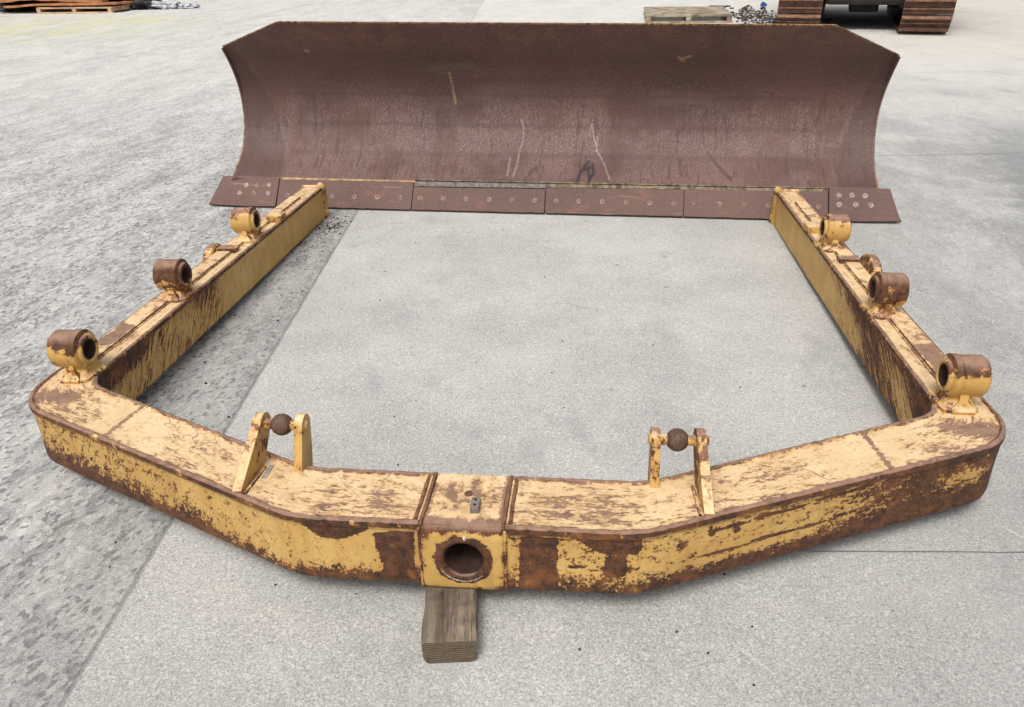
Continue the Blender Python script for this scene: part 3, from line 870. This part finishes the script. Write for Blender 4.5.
# ------------------------------------------------------------------ blade
YAW = -.151
BLADE = thing('bulldozer_blade', 'long dark brown rusty curved bulldozer blade standing behind the yellow frame', 'dozer blade', (.180, 4.962, .002), (0, 0, YAW))
BLADE.scale = (.9865, 1, 1)
pr = [(.128,.170),(.185,.198),(.26,.241),(.325,.285),(.376,.338),(.430,.43),(.452,.515),(.460,.60),(.452,.677),(.432,.745),(.396,.82),(.358,.88),(.308,.945),(.245,1.035),(.180,1.122)]
pr = np.array(pr); dl = np.r_[0, np.cumsum(np.hypot(*(pr[1:]-pr[:-1]).T))]
# smooth the profile
tt = np.linspace(0, dl[-1], 300); py = np.interp(tt, dl, pr[:,0]); pz_ = np.interp(tt, dl, pr[:,1])
for _ in range(60):
    py[1:-1] = (py[:-2]+2*py[1:-1]+py[2:])/4; pz_[1:-1] = (pz_[:-2]+2*pz_[1:-1]+pz_[2:])/4
WM = 2.134
def zmax(u):
    a = abs(u); wt, zc = (1.685, .968) if u < 0 else (1.735, .945)
    return 1.122 if a < wt else 1.122+(zc-1.122)*(a-wt)/(WM-wt)
def zfit(u, z): return z+(z-.17)*(.010-.012*u)
def pxu(x): return (x-536)/151.5
def pyz(y): return float(np.interp(y, [53,71,92,118,147,166,181], [.939,.814,.677,.515,.338,.241,.176]))
def dline(u, z, pts):
    best = 9
    for (a, b), (c_, d_) in zip(pts, pts[1:]):
        ex, ez = c_-a, d_-b; l2 = ex*ex+ez*ez; k = min(1, max(0, ((u-a)*ex+(z-b)*ez)/l2)) if l2 else 0
        best = min(best, math.hypot(u-a-k*ex, z-b-k*ez))
    return best
def PX(*pts): return [(pxu(x), pyz(y)) for x, y in pts]
WHITE = [PX((512,119),(515,128),(515,140),(512,152),(511,165),(509,177)), PX((503,157),(503,176)), PX((585,124),(588,138),(592,150),(600,163),(606,178)), PX((591,136),(591,150)), PX((585,124),(583,134))]
BLACK = [PX((574,181),(577,170),(584,161)), PX((577,170),(586,166)), PX((584,166),(586,181)), PX((588,163),(590,172),(586,178))]
SCAR = [PX((702,150),(712,163),(724,176)), PX((525,175),(531,166),(533,170))]
TANL = [PX((297,30),(299,38),(301,47)), PX((441,73),(442,85),(444,104)), PX((666,56),(671,57),(677,55)), PX((667,58),(672,60))]
nu, nz = 620, 170
us = np.linspace(-WM, WM, nu+1)
VV = np.zeros((nu+1, nz+1, 3)); at_w = np.zeros((nu+1, nz+1)); at_b = at_w.copy(); at_k = at_w.copy(); at_t = at_w.copy(); at_e = at_w.copy()
for i, u in enumerate(us):
    zm = zmax(u); tm = float(np.interp(zm, pz_, tt))
    for j in range(nz+1):
        t_ = tm*j/nz
        y = float(np.interp(t_, tt, py)); z = float(np.interp(t_, tt, pz_))
        us_ = (1.80+.27*((z-.17)/.77)**1.1) if u < 0 else (1.89+.21*(z-.17)/.77)   # crease of the wing plates
        cr = max(0, abs(u)-us_)
        y -= .17*cr
        y += .0035*fb(u*2.2, z*2.2, 5, 3) + .0012*fb(u*12, z*9, 1, 2)
        VV[i, j] = (u+(.024*sstep(.5, .95, z)*sstep(1.6, 2.134, u) if u > 1.6 else 0), y, zfit(u, z))
        b = 0
        for zb, wd in ((.655,.012),(.465,.014),(.295,.014)):
            b = max(b, (1-sstep(wd*.3, wd*1.6, abs(z-zb+.004*fb(u*3, zb)))) * (.55+.4*fb(u*2, zb*9)) * (1 if abs(u) < 1.75 else 0))
        for ub in (-1.61, 1.79):
            b = max(b, .7*(1-sstep(.006, .022, abs(u-ub)))*bump1(z, .28, .68, .03))
        for l in SCAR: b = max(b, 1.3*(1-sstep(.004, .014, dline(u, z, l))))
        b = max(b, .8*(1-sstep(.002, .010, abs(abs(u)-us_))))
        at_b[i, j] = b+1.0*sstep(0, .012, cr)
        at_w[i, j] = max([1-sstep(.002, .007, dline(u, z, l)) for l in WHITE]) if -.4 < u < .7 and z < .56 else 0
        at_k[i, j] = max([1-sstep(.005, .012, dline(u, z, l)) for l in BLACK]) if .1 < u < .5 and z < .35 else 0
        at_t[i, j] = max([1-sstep(.004, .012, dline(u, z, l)) for l in TANL]) if z > .5 else 0
        at_e[i, j] = max(1-sstep(.004, .012, (tm-t_)), .9*(1-sstep(.0, .012, WM-abs(u))) , .3*(1-sstep(0,.010,t_)))
me = bpy.data.meshes.new('moldboard')
nv = (nu+1)*(nz+1)
front = VV.reshape(-1, 3); back = front.copy(); back[:, 1] += .028
idx = np.arange(nv).reshape(nu+1, nz+1)
fs = []
a = idx[:-1, :-1].ravel(); b = idx[1:, :-1].ravel(); c_ = idx[1:, 1:].ravel(); d_ = idx[:-1, 1:].ravel()
fs = list(map(tuple, np.stack([a, b, c_, d_], 1).tolist())) + list(map(tuple, (np.stack([d_, c_, b, a], 1)+nv).tolist()))
def rim(seq):
    for p, q in zip(seq, seq[1:]): fs.append((int(p), int(p)+nv, int(q)+nv, int(q)))
rim(idx[:, 0]); rim(idx[-1, :]); rim(idx[::-1, -1]); rim(idx[0, ::-1])
me.from_pydata(np.concatenate([front, back]).tolist(), [], fs)
for nm, ar in (('white', at_w), ('band', at_b), ('black', at_k), ('tan', at_t), ('edge', at_e)):
    full = np.concatenate([ar.ravel(), np.zeros(nv) if nm != 'edge' else ar.ravel()])
    me.attributes.new(nm, 'FLOAT', 'POINT').data.foreach_set('value', full.astype(np.float32))
for p in me.polygons: p.use_smooth = True
me.set_sharp_from_angle(angle=R(50)); me.update()
link('moldboard', me, M_BLADE, BLADE)
# top lip strip
# cutting edge plates: lean from (y .118,z .165) to (y -.01,z 0)
def cpt(u, z, off=0.0): 
    k = .130/.170; n = math.hypot(1, k)
    return (u, .004+k*z-off/n, z+off*k/n)
def slab(name, pts, t0, t1, mat, bev=.002, parent=None, uneven=0.0):
    bm = bmesh.new()
    prism(bm, pts, t0, t1, lambda a, b, t_: cpt(a, b, t_))
    bevel_all(bm, bev, 2)
    return obj(name, bm, mat, parent or BLADE, 40)
# ledge behind the plates
slab('backing_bar', [(-1.80, .02), (1.85, .02), (1.85, .166), (-1.80, .166)], -.02, .004, M_PLATE, .002)
slab('tan_scale_ledge', [(-1.785, .154), (-.84, .152), (-.84, .161), (-1.785, .166)], .0045, .012, M_TAN, .002)
slab('grey_ledge', [(-.84, .131), (.05, .136), (.05, .158), (-.84, .157)], .0045, .012, M_LEDGE, .002)
slab('grey_ledge', [(.06, .142), (1.80, .149), (1.80, .163), (.06, .160)], .0045, .009, M_LEDGE2, .002)
slab('scale_ledge', [(-.84, .1645), (1.83, .1660), (1.83, .171), (-.84, .170)], .0045, .012, M_LEDGE2, .002)
segs = [(-1.790, -.846, .150, .152), (-.840, .048, .122, .126), (.056, .940, .134, .139), (.946, 1.826, .142, .146)]
bolts = [[-1.724,-1.403,-1.246,-1.085,-.928],[-.787,-.63,-.477,-.323,-.168,-.015],[.122,.272,.425,.58,.728,.88],[1.012,1.166,1.317,1.468,1.62,1.772]]
def bolt(u, z, t0, parent, pale=False, r=.0165):
    bm = bmesh.new()
    cx = Vector(cpt(u, z, t0)); nrm = (Vector(cpt(u, z, 1))-Vector(cpt(u, z, 0))).normalized()
    ax = Vector((1,0,0)); ay = nrm.cross(ax)
    def ring(rr, o): return [cx+nrm*o+(ax*math.cos(2*PI*k/20)+ay*math.sin(2*PI*k/20))*rr for k in range(20)]
    ring_loft(bm, [ring(r, -.002), ring(r, .0015), ring(r-.002, .003), ring(r*.66, .003), ring(r*.5, .0004), ring(.002, .0004)])
    for f in bm.faces: f.material_index = 0
    o = obj('bolt_head', bm, [M_BOLTPALE if pale else M_BOLT, M_BOLTPALE if pale else M_BOLTIN], parent, 40)
    for p in o.data.polygons:
        c0 = sum((o.data.vertices[v].co for v in p.vertices), Vector())/len(p.vertices)
        if (c0-cx).length < r*.58: p.material_index = 1
    return o
for (a, b, za, zb), bl in zip(segs, bolts):
    n = 22
    bot = [(a+(b-a)*k/n+(.004*math.sin(k*2.1+a*9) if 0 < k < n else 0), .005*fb((a*7+k)*.9, 1)-.001) for k in range(n+1)]
    pl = slab('cutting_edge', bot+[(b, zb), (a, za)], .0045, .026, M_PLATE, .002)
    for u in bl:
        bolt(u, .060+.008*(u+1.8)/3.6, .026, pl)
for sgn in (-1, 1):
    pts = [(1.796, -.004), (2.0, -.008), (2.280, -.002), (2.266, .02), (2.20, .160), (2.04, .162), (1.79, .156)] if sgn < 0 else [(1.834, -.002), (2.0, -.006), (2.262, .0), (2.248, .02), (2.195, .163), (2.0, .166), (1.834, .166)]
    bm = bmesh.new()
    prism(bm, [(sgn*a, b) for a, b in pts], .012, .036, lambda a, b, t_: cpt(a, b, t_))
    bevel_all(bm, .0025, 2); eb = obj('end_bit', bm, M_PLATE, BLADE, 40)
    hs = [(-2.023,.11),(-1.939,.111),(-1.856,.113),(-2.064,.064),(-1.962,.064),(-1.858,.066)] if sgn < 0 else [(1.892,.124),(1.969,.125),(2.048,.124),(1.893,.076),(1.992,.078),(2.081,.077)]
    for k, (u, z) in enumerate(hs): bolt(u, z, .036, eb, not (sgn < 0 and k in (1, 4)), .0175)
# wing end plates and back ribs
for sgn in (-1, 1):
    bm = bmesh.new()
    prof2 = [(float(np.interp(t_, tt, py)), float(np.interp(t_, tt, pz_))) for t_ in np.linspace(.012, float(np.interp(.955 if sgn < 0 else .935, pz_, tt)), 30)]
    outl = [(y-.040, z) for y, z in prof2] + [(y+.03, z) for y, z in reversed(prof2)]
    prism(bm, outl, 2.124, 2.1355, lambda a, b, t_: (sgn*t_+(.024*sstep(.5, .95, b) if sgn > 0 else 0), a+.004, zfit(sgn*t_, b)))
    obj('end_plate', bm, M_BLADE, BLADE, 40)
for zc_, dd in ((.22,.20),(.52,.10),(.80,.12)):
    bm = bmesh.new(); y0 = max(float(np.interp(zc_+q, pz_, py)) for q in (-.05, -.03, 0, .03, .05))+.03
    box(bm, (-1.95, y0+.03, zc_-.05), (1.95, y0+.03+dd, zc_+.05), .01); obj('back_rib', bm, M_PLATE, BLADE, 40)
for sgn in (-1, 1):
    bm = bmesh.new(); box(bm, (sgn*.55-.04, .50, .02), (sgn*.55+.04, .80, .55), .012); obj('back_lug', bm, M_PLATE, BLADE, 40)

# ------------------------------------------------------------------ timber block
bm = bmesh.new()
wd, ht, ln = .136, .074, .62
sec = []
for (cx, cz, rad, a0) in ((wd/2, 0, .026, -90), (wd/2, ht, .008, 0), (-wd/2, ht, .008, 90), (-wd/2, 0, .020, 180)):
    for k in range(7):
        a = R(a0+90*k/6); sx_ = 1 if cx > 0 else -1; sz_ = 1 if cz > 0 else -1
        sec.append((cx-sx_*rad+rad*math.cos(a), (rad if cz == 0 else ht-rad)+rad*math.sin(a)))
rings = []
for q in np.linspace(0, 1, 70):
    y = q*ln; row = []
    for k, (a, b) in enumerate(sec):
        j = .0034*fb(a*16, q*7, b*16, 4)-.004*max(0, fb(a*60, q*9, b*60, 2)-.25)
        e0 = .004 if q == 0 else 0
        row.append((a*(1-e0*3)+j, y+(.004*fb(a*20, b*20) if q < .01 else 0), max(.0005, b*(1-e0)+j)))
    rings.append(row)
ring_loft(bm, rings)
wb = obj('timber_block', bm, [M_WOOD, M_WOODEND], None, 40)
for p in wb.data.polygons:
    if len(p.vertices) > 6: p.material_index = 1
wb.location = (-.170, 1.388, 0); wb.rotation_euler = (0, 0, R(1.5))
tag(wb, 'short weathered timber block propping up the front centre of the yellow frame', 'wood block')

# ------------------------------------------------------------------ background
def pallet(name, loc, rz, wx, wy, hz, mat, label, group=None, boards=7, plates=None):
    p = thing(name, label, 'pallet', loc, (0, 0, rz), group)
    bw = wy/boards*.80
    bm = bmesh.new()
    for k in range(boards):
        y = (k+.5)*wy/boards; box(bm, (0, y-bw/2, hz-.035+random.uniform(-.004, .004)), (wx, y+bw/2, hz), .006)
    obj('deck_boards', bm, mat, p)
    for x in (.06, wx/2, wx-.06):
        bm = bmesh.new(); box(bm, (x-.05, .0, .035), (x+.05, wy, hz-.037), .005); obj('stringer', bm, mat, p)
    bm = bmesh.new()
    for y in (.0, wy/2-.05, wy-.12): box(bm, (0, y, 0), (wx, y+.12, .033), .004)
    obj('bottom_boards', bm, mat, p)
    return p
pallet('pallet', (2.80, 17.05, 0), R(-8), 1.70, 2.1, .15, M_PALLET, 'empty grey mossy pallet lying alone on the concrete beyond the blade', boards=9)

# crawler machine: two tracks under a dark belly
mach = thing('tracked_machine', 'dark crawler machine with rusty steel tracks parked at the top right', 'crawler machine', (6.03, 14.45, 0), (0, 0, R(-21)))
def track(x0, w_):
    tr = bpy.data.objects.new('track', None); COL.objects.link(tr); tr.parent = mach
    R0 = .46; Ln = 4.2
    # closed path in (y,z)
    path = []
    per = 2*Ln+2*PI*R0; n = 46
    for k in range(n):
        s_ = (k+.35)/n*per
        if s_ < Ln: y, z, a = s_, .0, 0
        elif s_ < Ln+PI*R0: t2 = (s_-Ln)/R0; y, z, a = Ln+R0*math.sin(t2), R0-R0*math.cos(t2), t2
        elif s_ < 2*Ln+PI*R0: y, z, a = Ln-(s_-Ln-PI*R0), 2*R0, PI
        else: t2 = (s_-2*Ln-PI*R0)/R0; y, z, a = -R0*math.sin(t2), R0+R0*math.cos(t2), PI+t2
        path.append((y, z, a))
    sh = bmesh.new(); gr = bmesh.new()
    pitch = per/n
    for y, z, a in path:
        M = Matrix.Translation((x0, y+.35, z+.06)) @ Matrix.Rotation(a, 4, 'X')
        box(sh, (-w_/2, -pitch*.48, -.012), (w_/2, pitch*.48, .014), .004, M)
        for yy, hh in ((-pitch*.42, .06), (pitch*.12, .018)):
            box(gr, (-w_/2+.004, yy-.011, -.012-hh), (w_/2-.004, yy+.011, -.011), .004, M)
    obj('track_shoes', sh, M_TRACK, tr); obj('grousers', gr, M_TRACKEDGE, tr)
    bm = bmesh.new()
    box(bm, (x0-w_*.22, .35, .10), (x0+w_*.22, .35+Ln, .85), .05); obj('track_frame', bm, M_DARK, tr)
    for yy in (.35, .35+Ln):
        bm = bmesh.new(); lathe(bm, [(-w_*.16, .05), (-w_*.16, .38), (-.04, .43), (.04, .43), (w_*.16, .38), (w_*.16, .05)], 'x', 32, (x0, yy, .52)); obj('idler_wheel', bm, M_DARK, tr, 40)
    for k in range(6):
        bm = bmesh.new(); lathe(bm, [(-w_*.2, .03), (-w_*.2, .13), (w_*.2, .13), (w_*.2, .03)], 'x', 18, (x0, .85+k*.62, .20)); obj('track_roller', bm, M_DARK, tr, 40)
track(-1.0, .72); track(1.0, .76)
bm = bmesh.new(); box(bm, (-.62, .5, .42), (.72, 4.2, 1.15), .06); obj('belly', bm, M_DARK, mach)
bm = bmesh.new(); box(bm, (-1.45, .1, 1.20), (1.6, 4.9, 2.2), .10); obj('upper_body', bm, flat('machine_yellow', (.45, .29, .06), .6), mach)
bm = bmesh.new(); box(bm, (-.2, 1.2, .25), (.3, 3.6, .45), .04); obj('drive_guard', bm, M_DARK, mach)

# scrap plates on pallets, top left
pallet('pallet', (-12.45, 23.0, 0), R(-8), 2.15, 1.9, .15, M_PALLET2, 'brown pallet carrying sagging orange rusty sheets, right of the scrap stack', 'pallets under the rusty scrap', 8)
pallet('pallet', (-15.6, 24.3, 0), R(-8), 1.75, 1.9, .15, M_PALLET2, 'brown pallet at the left edge under rusty sheets', 'pallets under the rusty scrap', 8)
def sheet(name, x0, x1, y0, y1, z0, amp, seed, label, mat=M_ORANGE, th=.05):
    bm = bmesh.new()
    n = 26; m = 10
    top = {}; bt = {}
    for i in range(n+1):
        for j in range(m+1):
            a = i/n; b = j/m
            x = (x1-x0)*(a-.5)+.06*fb(b*4, seed, 0); y = (y1-y0)*(b-.5)+.10*fb(a*5, seed, 1)
            z = amp*fb(a*2.3+seed, b*1.6, 0, 3)+.5*amp*math.sin(a*PI)
            top[i,j] = bm.verts.new((x, y, z+th)); bt[i,j] = bm.verts.new((x, y, z))
    for i in range(n):
        for j in range(m):
            bm.faces.new((top[i,j], top[i+1,j], top[i+1,j+1], top[i,j+1])); bm.faces.new((bt[i,j+1], bt[i+1,j+1], bt[i+1,j], bt[i,j]))
    for i in range(n):
        bm.faces.new((bt[i,0], bt[i+1,0], top[i+1,0], top[i,0])); bm.faces.new((top[i,m], top[i+1,m], bt[i+1,m], bt[i,m]))
    for j in range(m):
        bm.faces.new((top[0,j], top[0,j+1], bt[0,j+1], bt[0,j])); bm.faces.new((bt[n,j], bt[n,j+1], top[n,j+1], top[n,j]))
    o = obj(name, bm, mat, None, 30); o.location = ((x0+x1)/2, (y0+y1)/2, z0); o.rotation_euler = (0, 0, R(-8))
    return tag(o, label, 'scrap sheet', 'rusty scrap sheets on the pallets')
sheet('rusty_sheet', -13.3, -10.1, 22.95, 24.9, .17, .05, 1.3, 'lowest orange rusty sheet sagging over the right-hand pallet')
sheet('rusty_sheet', -13.8, -10.4, 23.1, 25.3, .25, .10, 4.7, 'buckled rusty sheet on top of the right-hand scrap pallet', th=.12)
sheet('rusty_sheet', -17.0, -13.6, 24.4, 26.4, .19, .08, 8.1, 'orange rusty sheet on the pallet at the left edge', th=.12)
def crumple(name, loc, size, mat, seed, label, cat, group=None):
    bm = bmesh.new(); bmesh.ops.create_icosphere(bm, subdivisions=4, radius=1)
    for v in bm.verts:
        n_ = noise.noise(v.co*2.1+Vector((seed,)*3))+.6*noise.noise(v.co*5+Vector((seed,)*3))
        v.co = v.co*(1+.55*n_); v.co = Vector((v.co.x*size[0], v.co.y*size[1], max(-.02, v.co.z*size[2]+size[2]*.5)))
    o = obj(name, bm, mat, None, 25); o.location = loc
    return tag(o, label, cat, group)
crumple('scrap_heap', (-10.0, 24.0, 0), (.55, .4, .22), M_BLACKBAG, 2, 'black crumpled plastic beside the right end of the scrap pallet', 'rubbish')
crumple('scrap_heap', (-9.35, 23.9, 0), (.38, .3, .14), M_GREYSCRAP, 5, 'pale grey crumpled scrap right of the black plastic', 'rubbish')
crumple('scrap_heap', (-8.75, 23.9, 0), (.30, .2, .08), M_GREYSCRAP, 9, 'small flat pale scrap, farthest right of the junk beside the pallets', 'rubbish')
crumple('dark_bundle', (-13.6, 24.2, 0), (.40, .4, .22), M_DARK, 12, 'dark bundle in the gap between the two scrap pallets', 'rubbish')
crumple('blue_lid', (6.17, 20.5, 0), (.07, .07, .06), M_BLUE, 3, 'small bright blue plastic piece on the ground by the crawler machine', 'rubbish')
# rubble heap by the left track: small broken lumps nobody could count
bm = bmesh.new()
for k in range(260):
    x = random.gauss(5.35, .42); y = random.gauss(17.6, 1.1); rr = random.uniform(.015, .07)
    r = bmesh.ops.create_icosphere(bm, subdivisions=1, radius=rr, matrix=Matrix.Translation((x, y, rr*.5)) @ Matrix.Rotation(random.random()*3, 4, 'Z') @ Matrix.Diagonal((1, random.uniform(.5, 1.6), random.uniform(.4, .8), 1)))
for f in bm.faces: f.material_index = random.choice((0, 0, 1, 2))
o = obj('rubble', bm, [M_DARK, M_GREYSCRAP, M_RUST]); tag(o, 'loose broken rubble scattered on the concrete beside the left track', 'rubble', kind='stuff')
# a few boards lying near the rubble
for k, (x, y, a, l_, lab) in enumerate(((4.9, 18.2, 20, .45, 'thin dark stick nearest the pallet on the far concrete'), (5.15, 20.6, -15, .5, 'thin dark stick lying furthest away near the blue piece'))):
    bm = bmesh.new(); box(bm, (-l_/2, -.03, 0), (l_/2, .03, .03), .004); o = obj('stick', bm, M_DARK); o.location = (x, y, .002); o.rotation_euler = (0, 0, R(a)); tag(o, lab, 'stick', 'sticks on the far concrete')
# pebbles and grit
bm = bmesh.new()
for k in range(360):
    if k < 230: x = random.uniform(-3.6, 3.4); y = random.uniform(1.0, 7)
    elif k < 330: x = random.gauss(-1.35, .12); y = random.gauss(4.55, .14)
    else: x = random.gauss(-1.25, .16); y = random.uniform(2.2, 4.9)
    rr = random.uniform(.0018, .0045) if k < 230 else random.uniform(.002, .007)
    if k > 300 or k < 230 or True:
        bmesh.ops.create_icosphere(bm, subdivisions=1, radius=rr, matrix=Matrix.Translation((x, y, rr*.4)) @ Matrix.Diagonal((1, random.uniform(.7, 1.4), .7, 1)))
for k in range(90):
    rr = random.uniform(.003, .009); bmesh.ops.create_icosphere(bm, subdivisions=1, radius=rr, matrix=Matrix.Translation((random.gauss(-1.13, .05), random.gauss(4.80, .07), rr*.3)) @ Matrix.Diagonal((1, random.uniform(.6, 1.6), .4, 1)))
for (x, y) in ((.41, 1.47), (1.62, 2.0), (.155, 1.42)):
    bmesh.ops.create_icosphere(bm, subdivisions=1, radius=.0038, matrix=Matrix.Translation((x, y, .0015)))
o = obj('gravel_specks', bm, M_DARK); tag(o, 'dark grit and small pebbles strewn over the concrete', 'grit', kind='stuff')

# ------------------------------------------------------------------ light
wld = bpy.data.worlds.new('World'); S.world = wld; wld.use_nodes = True
nt = wld.node_tree; nt.nodes.clear()
sky = nt.nodes.new('ShaderNodeTexSky'); sky.sky_type = 'NISHITA'; sky.sun_disc = False
EL, AZ = R(58), R(200)      # sun behind the camera, slightly left, veiled by cloud
sky.sun_elevation = EL; sky.sun_rotation = AZ
sky.air_density = 1.0; sky.dust_density = 6.0; sky.ozone_density = 1.0
hs = nt.nodes.new('ShaderNodeHueSaturation'); hs.inputs['Saturation'].default_value = .30
bg = nt.nodes.new('ShaderNodeBackground'); bg.inputs[1].default_value = .10
ow = nt.nodes.new('ShaderNodeOutputWorld')
nt.links.new(sky.outputs[0], hs.inputs['Color']); nt.links.new(hs.outputs[0], bg.inputs[0]); nt.links.new(bg.outputs[0], ow.inputs[0])
sl = bpy.data.lights.new('sun', 'SUN'); sl.energy = 1.3; sl.angle = R(22); sl.color = (1, .97, .93)
so_ = bpy.data.objects.new('sun', sl); COL.objects.link(so_)
dv = Vector((math.sin(AZ)*math.cos(EL), math.cos(AZ)*math.cos(EL), math.sin(EL)))
so_.rotation_euler = dv.to_track_quat('Z', 'Y').to_euler()
S.view_settings.view_transform = 'Standard'; S.view_settings.look = 'None'; S.view_settings.gamma = 1
S.view_settings.exposure = 0.57
